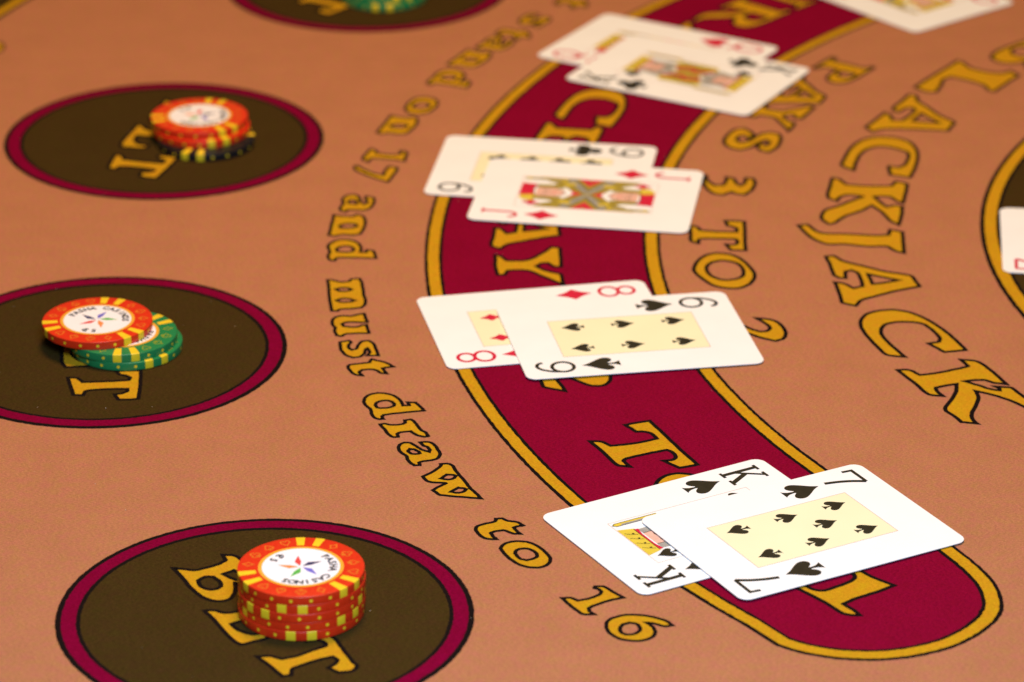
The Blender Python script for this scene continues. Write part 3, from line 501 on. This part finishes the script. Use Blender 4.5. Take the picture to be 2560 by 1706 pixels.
PIPS = {'6': [(-9.3, 19.3), (9.3, 19.3), (-9.3, 0), (9.3, 0), (-9.3, -19.3), (9.3, -19.3)],
        '7': [(-9.7, 19.4), (9.7, 19.4), (-9.7, 0), (9.7, 0), (-9.7, -19.4), (9.7, -19.4), (0, 9.4)],
        '8': [(-9.3, 19.8), (9.3, 19.8), (-9.3, 0), (9.3, 0), (-9.3, -19.8), (9.3, -19.8), (0, 10), (0, -10)],
        '9': [(-9.8, 19.6), (9.8, 19.6), (-9.8, 6.5), (9.8, 6.5), (-9.8, -6.5), (9.8, -6.5), (-9.8, -19.6), (9.8, -19.6), (0, 0)]}
INKS = [M_YEL, M_REDINK, M_INK, M_GREY, M_SKIN, M_MUST, M_CARD]
def court_half(rank, suit):
    """printed upper half of a court figure, drawn in millimetres"""
    Y, R, B, G, S, M, W = range(7)
    L = []
    def p(mi, *pts): L.append(('p', mi, pts))
    def s(mi, w, *pts): L.append(('s', mi, w, pts))
    A, C = (M, Y) if rank == 'J' else (Y, M)
    if rank == 'K':
        # robe: upright olive block crossed by slanting red bands
        p(M, (-12.5, 0), (-12.5, 8.5), (-8, 11), (8, 11), (12.5, 8.5), (12.5, 0))
        p(Y, (-12.5, 5.5), (-12.5, 8.5), (-8, 11), (-6, 11), (-9.5, 0), (-12.5, 0))
        p(R, (-8.6, 10.8), (-4.6, 9.0), (-1.2, 0), (-5.0, 0))
        p(Y, (-3.6, 8.6), (-1.2, 7.4), (1.2, 0), (-1.0, 0))
        p(Y, (6.5, 10.8), (10.5, 9.8), (12.5, 0), (9.0, 0))
        p(R, (2.2, 7.2), (4.6, 8.6), (8.2, 0), (5.6, 0))
        for k in range(4):
            s(B, .35, (-8.9+1.2*k, 10.8-3*k), (-4.4+.9*k, 9.3-2.6*k))
        for k in range(6): s(B, .3, (-12.3+.3*k, 1.2+1.3*k), (-9.4+.25*k, 1.0+1.3*k)); s(B, .3, (9.2-.3*k, 1.2+1.4*k), (12.2-.3*k, 1.0+1.4*k))
        for a in (-12.5, -6.0, 12.5): s(B, .35, (a, 8.5), (a*.94, 0))
        s(B, .35, (-8.6, 10.8), (-5.0, 0)); s(B, .35, (-4.6, 9.0), (-1.2, 0)); s(B, .35, (-1.2, 7.4), (1.2, 0)); s(B, .35, (6.5, 10.8), (9.0, 0))
    else:
        # robe: broad slanting panels running down to the waist
        p(M, (-15.4, 6), (-15.4, 21), (-11.5, 17), (-8.8, 12), (-9, 6)); p(M, (15.4, 6), (9, 6), (8.8, 12), (11.5, 17), (15.4, 21))
        p(A, (-15.4, 0), (-15.4, 13.5), (-9.5, 12.5), (-4, 8.5), (0, 3), (0, 0))
        p(A, (15.4, 0), (0, 0), (0, 3), (4, 8.5), (9.5, 12.5), (15.4, 13.5))
        p(G, (-15.4, 7.0), (-13.5, 10.1), (-1.0, 1.4), (-1.0, 0), (-3.4, 0))
        p(G, (13.5, 10.1), (15.4, 7.0), (3.4, 0), (1.0, 0), (1.0, 1.4))
        p(R, (-15.4, 1.2), (-15.4, 5.0), (-8.2, 0), (-13.2, 0))
        p(R, (-3.2, 6.9), (3.2, 6.9), (0.2, 2.2), (-0.2, 2.2))
        p(R, (15.4, 1.2), (13.2, 0), (8.2, 0), (15.4, 5.0))
        p(C, (-11.5, 6.6), (-9.6, 10.9), (-7.4, 10.0), (-9.0, 5.0))
        p(C, (11.5, 6.6), (9.0, 5.0), (7.4, 10.0), (9.6, 10.9))
        for k in range(5):
            s(B, .35, (-14.8+2.6*k, 8.9-1.8*k), (-13.9+2.6*k, 6.4-1.8*k)); s(B, .35, (14.8-2.6*k, 8.9-1.8*k), (13.9-2.6*k, 6.4-1.8*k))
        s(B, .3, (-15.4, 7), (-3.4, 0)); s(B, .3, (15.4, 7), (3.4, 0)); s(B, .3, (-13.5, 10.1), (-1, 1.4)); s(B, .3, (13.5, 10.1), (1, 1.4))
    # collar, hair, face
    p(W, (-5.5, 8.8), (0, 5.6), (5.5, 8.8), (4.5, 10.6), (-4.5, 10.6))
    hair = G if rank == 'K' else M if rank == 'J' else Y
    p(hair, (-7.6, 20.8), (-4.2, 20.8), (-4.4, 10.2), (-8.6, 9.6), (-9.2, 13), (-8.0, 15))
    p(hair, (4.2, 20.8), (7.6, 20.8), (8.0, 15), (9.2, 13), (8.6, 9.6), (4.4, 10.2))
    p(S, (-4.4, 20.8), (-4.6, 14), (-3.0, 10.3), (0, 8.8), (3.0, 10.3), (4.6, 14), (4.4, 20.8))
    if rank == 'K': p(G, (-4.2, 13.0), (-1.6, 13.4), (0, 12.7), (1.6, 13.4), (4.2, 13.0), (3.4, 8.4), (0, 6.2), (-3.4, 8.4))
    for x in (-2.1, 2.1):
        s(B, .35, (x-1.1, 17.5), (x, 17.9), (x+1.1, 17.5)); s(B, .55, (x-.5, 16.6), (x+.5, 16.6))
    s(B, .3, (.1, 17.2), (.6, 14.9), (-.3, 14.7)); s(R, .5, (-1.0, 13.2), (1.0, 13.2))
    s(B, .3, (-4.4, 20.8), (-4.6, 14), (-3.0, 10.3), (0, 8.8), (3.0, 10.3), (4.6, 14), (4.4, 20.8))
    # head-dress
    if rank == 'J':
        p(Y, (-9.0, 20.4), (-9.6, 24.6), (-6.5, 27.2), (-3.0, 26.4), (-2.4, 20.8)); p(R, (-3.2, 21.4), (-4.2, 27.3), (8.4, 27.3), (7.6, 20.8), (3, 22))
        s(B, .35, (-9.0, 20.6), (-4, 21.4), (3, 22), (7.6, 20.8))
    else:
        p(Y, (-8.6, 21.8), (-10.2, 27.5), (10.2, 27.5), (8.6, 21.8))
        p(R, (-7.9, 20.6), (-8.2, 22.2), (8.2, 22.2), (7.9, 20.6), (4, 21.4), (-4, 21.4))
        s(B, .3, (-8.2, 22.2), (8.2, 22.2))
        for x in (-5.6, -1.9, 1.9, 5.6):
            s(B, .8, (x-.4, 24.0), (x+.4, 24.0)); s(B, .3, (x-1.3, 22.8), (x-.2, 24.9), (x+1.3, 26.6))
    # staff held along the side of the frame
    p(Y, (12.6, 9.5), (14.6, 9.5), (14.6, 26), (13.6, 27.2), (12.6, 26)); p(G, (12.6, 12), (13.6, 12), (13.6, 24), (12.6, 24))
    s(B, .3, (12.6, 9.5), (12.6, 26), (13.6, 27.2), (14.6, 26), (14.6, 9.5))
    return L
COURT_ME = {}
def court_mesh(rank, suit):
    if (rank, suit) not in COURT_ME:
        m = MB()
        for i, e in enumerate(court_half(rank, suit)):
            z = i*1.2e-6
            if e[0] == 'p': m.poly([[(x*.001, y*.001) for x, y in e[2]]], z, e[1])
            else: m.ribbon([(x*.001, y*.001) for x, y in e[3]], e[2]*.001, z, e[1])
        me = bpy.data.meshes.new('court_figure'); me.from_pydata(m.v, [], m.f)
        for k in INKS: me.materials.append(k)
        me.polygons.foreach_set('material_index', m.m); me.update(); COURT_ME[(rank, suit)] = me
    return COURT_ME[(rank, suit)]

FX, FY = .0159, .0277
m = MB(); m.poly([[(-FX, -FY), (FX, -FY), (FX, FY), (-FX, FY)]], 0)
PANEL_ME = bpy.data.meshes.new('cream_panel'); PANEL_ME.from_pydata(m.v, [], m.f); PANEL_ME.materials.append(M_CREAM); PANEL_ME.update()
m = MB(); m.ribbon([(-FX, -FY), (FX, -FY), (FX, FY), (-FX, FY)], .00024, 0, closed=True)
FRAME_ME = bpy.data.meshes.new('frame_line'); FRAME_ME.from_pydata(m.v, [], m.f); FRAME_ME.materials.append(M_LINE); FRAME_ME.update()

def card(rank, suit, x, y, z, t, label, tilt=(0, 0)):
    """t: direction of the card's upper end; children are the printed parts"""
    root = empty('playing_card', (x, y, z), t - pi/2)
    root.rotation_euler = (tilt[0], tilt[1], t - pi/2)
    tag(root, label, 'playing card', 'cards dealt on the table')
    child('card_stock', CARD_ME, root)
    red = suit in 'hd'; zt = CT + .00002
    if rank in PIPS:
        pan = child('cream_panel', PANEL_ME, root, z=zt); child('frame_line', FRAME_ME, pan, z=.00001)
        for px, py in PIPS[rank]:
            child('pip', suit_mesh(suit, .0089, .95), root, px*.001, py*.001, zt+.00003, 0 if py >= 0 else pi)
    else:
        child('frame_line', FRAME_ME, root, z=zt)
        for r in (0, pi):
            child('court_figure', court_mesh(rank, suit), root, z=zt+.00001, rz=r)
            child('pip', suit_mesh(suit, .0078, .95), root, -.0117*cos(r), .0215*cos(r), zt+.00009, r)
    for r in (0, pi):
        k = cos(r)
        child('index', glyph_mesh(rank, red), root, -.0242*k, .0323*k, zt+.00003, r)
        child('index_suit', suit_mesh(suit, .0142, .93), root, -.0241*k, .0154*k, zt+.00003, r)
    return root

ZL, ZU = .0004, .00095
card('K', 's', .06434, 1.12037, ZL, .52865, 'king of spades half covered by the seven of spades')
card('7', 's', .09739, 1.11594, ZU, .51559, 'seven of spades lying on the king, nearest card at lower right', (-.004, .005))
card('8', 'd', .01337, 1.28345, ZL, .20925, 'eight of diamonds partly under the six of spades')
card('6', 's', .04323, 1.27278, ZU, .18939, 'six of spades lying on the eight of diamonds', (-.005, .004))
card('9', 'c', .01200, 1.43701, ZL, -.13780, 'nine of clubs partly under the jack of diamonds')
card('J', 'd', .03003, 1.40913, ZU, -.14480, 'jack of diamonds lying on the nine of clubs', (-.003, .006))
card('Q', 'h', .06441, 1.57884, ZL, -.52437, 'blurred queen of hearts partly under the king of clubs')
card('K', 'c', .07667, 1.54943, ZU, -.50627, 'blurred king of clubs lying on the queen of hearts', (-.004, .004))
card('Q', 'd', .17870, 1.66080, ZL, -.88000, 'blurred red court card cut off by the top edge at right')
card('7', 'h', .23720, 1.36250, ZL, -.09600, 'red seven on the brown dealer arc, cut off by the right edge')

# ------------------------------------------------------------------ casino chips
CR, CH, BEV = .0203, .0031, .00022
def lathe(profile, a0, a1, n):
    v, f = [], []
    full = abs(a1-a0-2*pi) < 1e-6; c = n if full else n+1; k = len(profile)
    for i in range(c):
        t = a0+(a1-a0)*i/n
        v += [(r*cos(t), r*sin(t), z) for r, z in profile]
    for i in range(n):
        j = (i+1) % c
        f += [(i*k+q, j*k+q, j*k+q+1, i*k+q+1) for q in range(k-1)]
    return v, f
def me_from(name, v, f, mat, smooth=True):
    me = bpy.data.meshes.new(name); me.from_pydata(v, [], f); me.materials.append(mat)
    if smooth: me.polygons.foreach_set('use_smooth', [True]*len(f))
    me.update(); return me
def arcpts(cx, cz, r, a0, a1, n=4): return [(cx+r*cos(radians(a0+(a1-a0)*k/n)), cz+r*sin(radians(a0+(a1-a0)*k/n))) for k in range(n+1)]
prof = [(1e-5, 0), (CR-BEV-.0003, 0)] + arcpts(CR-BEV, BEV, BEV, -90, 0) + arcpts(CR-BEV, CH-BEV, BEV, 0, 90) + [(.0136, CH), (1e-5, CH)]
BODY = {}
for nm, mat in (('red', C_RED), ('green', C_GREEN), ('black', C_BLACK)):
    v, f = lathe(prof, 0, 2*pi, 72)
    BODY[nm] = me_from('chip_body', v, f, mat)
e = .00006
sp = [(CR-BEV-.0002, -e*.2)] + arcpts(CR-BEV, BEV, BEV+e, -90, 0) + arcpts(CR-BEV, CH-BEV, BEV+e, 0, 90) + [(.0146, CH+e)]
v, f = lathe(sp, radians(-4.4), radians(4.4), 5)
SPOT = me_from('edge_spot', v, f, C_YEL)
m = MB(); m.poly([[(.0129*cos(2*pi*k/64), .0129*sin(2*pi*k/64)) for k in range(64)]], 0)
INLAY = me_from('inlay', m.v, m.f, C_WHITE, False)
m = MB(); m.ring(0, 0, .0125, .0137, 0, 0, 72)
IRING = me_from('inlay_ring', m.v, m.f, C_GOLD, False)
m = MB(); m.poly([[(.0006, .0002), (.0034, .0018), (.0076, .0003), (.0036, -.0004)]], 0)
BLADE = {}
for k, mat in enumerate((C_BLUE, C_LEAF, C_ORNG, C_SCAR, C_NAVY)): BLADE[k] = me_from('star_blade', m.v, m.f, mat, False)
def rim_marks(mat):
    m = MB(); q = 0
    for pair in (90, 210, 330):
        for d in (26, 47, 69, 91):
            a = radians(pair+d); s = 'hscd'[q % 4]; q += 1
            R_ = .0170; ca, sa = cos(a-pi/2), sin(a-pi/2)
            for c in SUITS[s]:
                pts = [(x*.0036, y*.0036) for x, y in c]
                m.ribbon([(R_*cos(a)+ca*x-sa*y, R_*sin(a)+sa*x+ca*y) for x, y in pts[::1]], .00042, 0, 0, closed=True)
    return me_from('rim_mark', m.v, m.f, mat, False)
RIM = {'red': rim_marks(C_MARK), 'green': rim_marks(C_MARKG), 'black': rim_marks(C_MARKK)}
def edge_dots():
    v, f = [], []
    for pair in (90, 210, 330):
        for d in (24, 42, 60, 78, 96):
            a = radians(pair+d); b = len(v); rr = CR+.00005
            for k in range(8):
                t = k*pi/4; r_ = .00060
                da = r_*cos(t)/CR
                v.append((rr*cos(a+da), rr*sin(a+da), CH*.5+r_*sin(t)))
            f.append(tuple(range(b, b+8)))
    return me_from('edge_dot', v, f, C_YEL, False)
DOTS = edge_dots()

def text_mesh(s, size, weight):
    cu = bpy.data.curves.new('txt', 'FONT'); cu.body = s; cu.size = size; cu.align_x = 'CENTER'; cu.resolution_u = 2; cu.offset = weight
    o = bpy.data.objects.new('txt', cu); col.objects.link(o)
    dg = bpy.context.evaluated_depsgraph_get(); dg.update()
    me = bpy.data.meshes.new_from_object(o.evaluated_get(dg))
    bpy.data.objects.remove(o)
    v = [tuple(x.co) for x in me.vertices]; f = [tuple(p.vertices) for p in me.polygons]
    bpy.data.meshes.remove(me)
    return v, f
def chip_text():
    V, F = [], []
    def put(ch, a, r, size, up_out=True):
        v, f = text_mesh(ch, size, .00016)
        ca, sa = (cos(a-pi/2), sin(a-pi/2)) if up_out else (cos(a+pi/2), sin(a+pi/2))
        b = len(V)
        V.extend((r*cos(a)+ca*x-sa*y, r*sin(a)+sa*x+ca*y, 0) for x, y, _ in v)
        F.extend(tuple(b+i for i in q) for q in f)
    word = 'PASHA CASINOS'
    for i, ch in enumerate(word):
        if ch != ' ': put(ch, radians(90+80-160*i/(len(word)-1)), .0092, .0035)
    for i, ch in enumerate('€5'): put(ch, radians(270-9+19*i), .0112, .0035, False)
    return me_from('lettering', V, F, C_TEXT, False)
LETTERING = chip_text()

def chip(kind, x, y, z, pair_deg, label, group, tilt=(0, 0)):
    root = empty('casino_chip', (x, y, z), radians(pair_deg-90))
    root.rotation_euler = (tilt[0], tilt[1], radians(pair_deg-90))
    tag(root, label, 'casino chip', group)
    child('chip_body', BODY[kind], root)
    for pair in (90, 210, 330):
        for d in (-9.5, 9.5):
            child('edge_spot', SPOT, root, rz=radians(pair+d))
    tag(child('edge_dot', DOTS, root), kind='stuff')
    tag(child('rim_mark', RIM[kind], root, z=CH+.00003), kind='stuff')
    inl = child('inlay', INLAY, root, z=CH+.00003)
    child('inlay_ring', IRING, inl, z=.00002)
    for k, a in enumerate((79, 10, -64, -136, 154)):
        child('star_blade', BLADE[k], inl, z=.00003, rz=radians(a))
    child('lettering', LETTERING, inl, z=.00003)
    return root

g = 'chips staked in the betting circles'
S1 = [(-.0670, 1.0596, 33, 'bottom red chip of the tall red stack in the nearest circle'),
      (-.0667, 1.0599, 80, 'second red chip from the felt in the tall stack in the nearest circle'),
      (-.0668, 1.0597, -131, 'middle red chip of the tall five chip stack in the nearest circle'),
      (-.0666, 1.0600, -96, 'red chip just under the top of the tall stack in the nearest circle'),
      (-.0669, 1.0599, -36, 'top red chip of the tall stack, white inlay showing, nearest circle')]
for k, (x, y, a, lab) in enumerate(S1): chip('red', x, y, .0003+k*(CH+.00002), a, lab, g)
chip('green', -.1419, 1.2602, .0003, -52, 'bottom green chip under another green chip in the left circle', g)
chip('green', -.1438, 1.2606, .0003+CH+.00002, -80, 'green chip between the red chip and the lower green chip', g)
chip('red', -.1531, 1.2646, .0003+2*(CH+.00002), 78, 'red chip overhanging two green chips in the left circle', g)
chip('black', -.1285, 1.4653, .0003, -102, 'black chip with yellow spots under two red chips in upper left circle', g)
chip('red', -.1309, 1.4716, .0003+CH+.00002, -64, 'lower of two red chips on the black chip in upper left circle', g)
chip('red', -.1318, 1.4738, .0003+2*(CH+.00002), -48, 'upper of two red chips on the black chip in upper left circle', g)
chip('green', -.0602, 1.6508, .0003, -90, 'lower green chip in the circle cut off by the top edge', g)
chip('green', -.0610, 1.6522, .0003+CH+.00002, -60, 'upper green chip in the circle cut off by the top edge', g)

# ------------------------------------------------------------------ lint on the cloth
m = MB()
for k in range(150):
    x, y = random.uniform(-.22, .30), random.uniform(.98, 1.5)
    a = random.uniform(0, pi); l = random.uniform(.0002, .0008); w = random.uniform(.00005, .00011)
    b = random.uniform(-1, 1)
    pts = [(x+l*(t-.5)*cos(a)-b*l*.3*(t-.5)**2*sin(a), y+l*(t-.5)*sin(a)+b*l*.3*(t-.5)**2*cos(a)) for t in (0, .33, .66, 1)]
    m.ribbon(pts, w, .00027)
tag(m.build('lint', M_LINT), 'tiny pale specks of lint scattered on the felt', 'lint', kind='stuff')
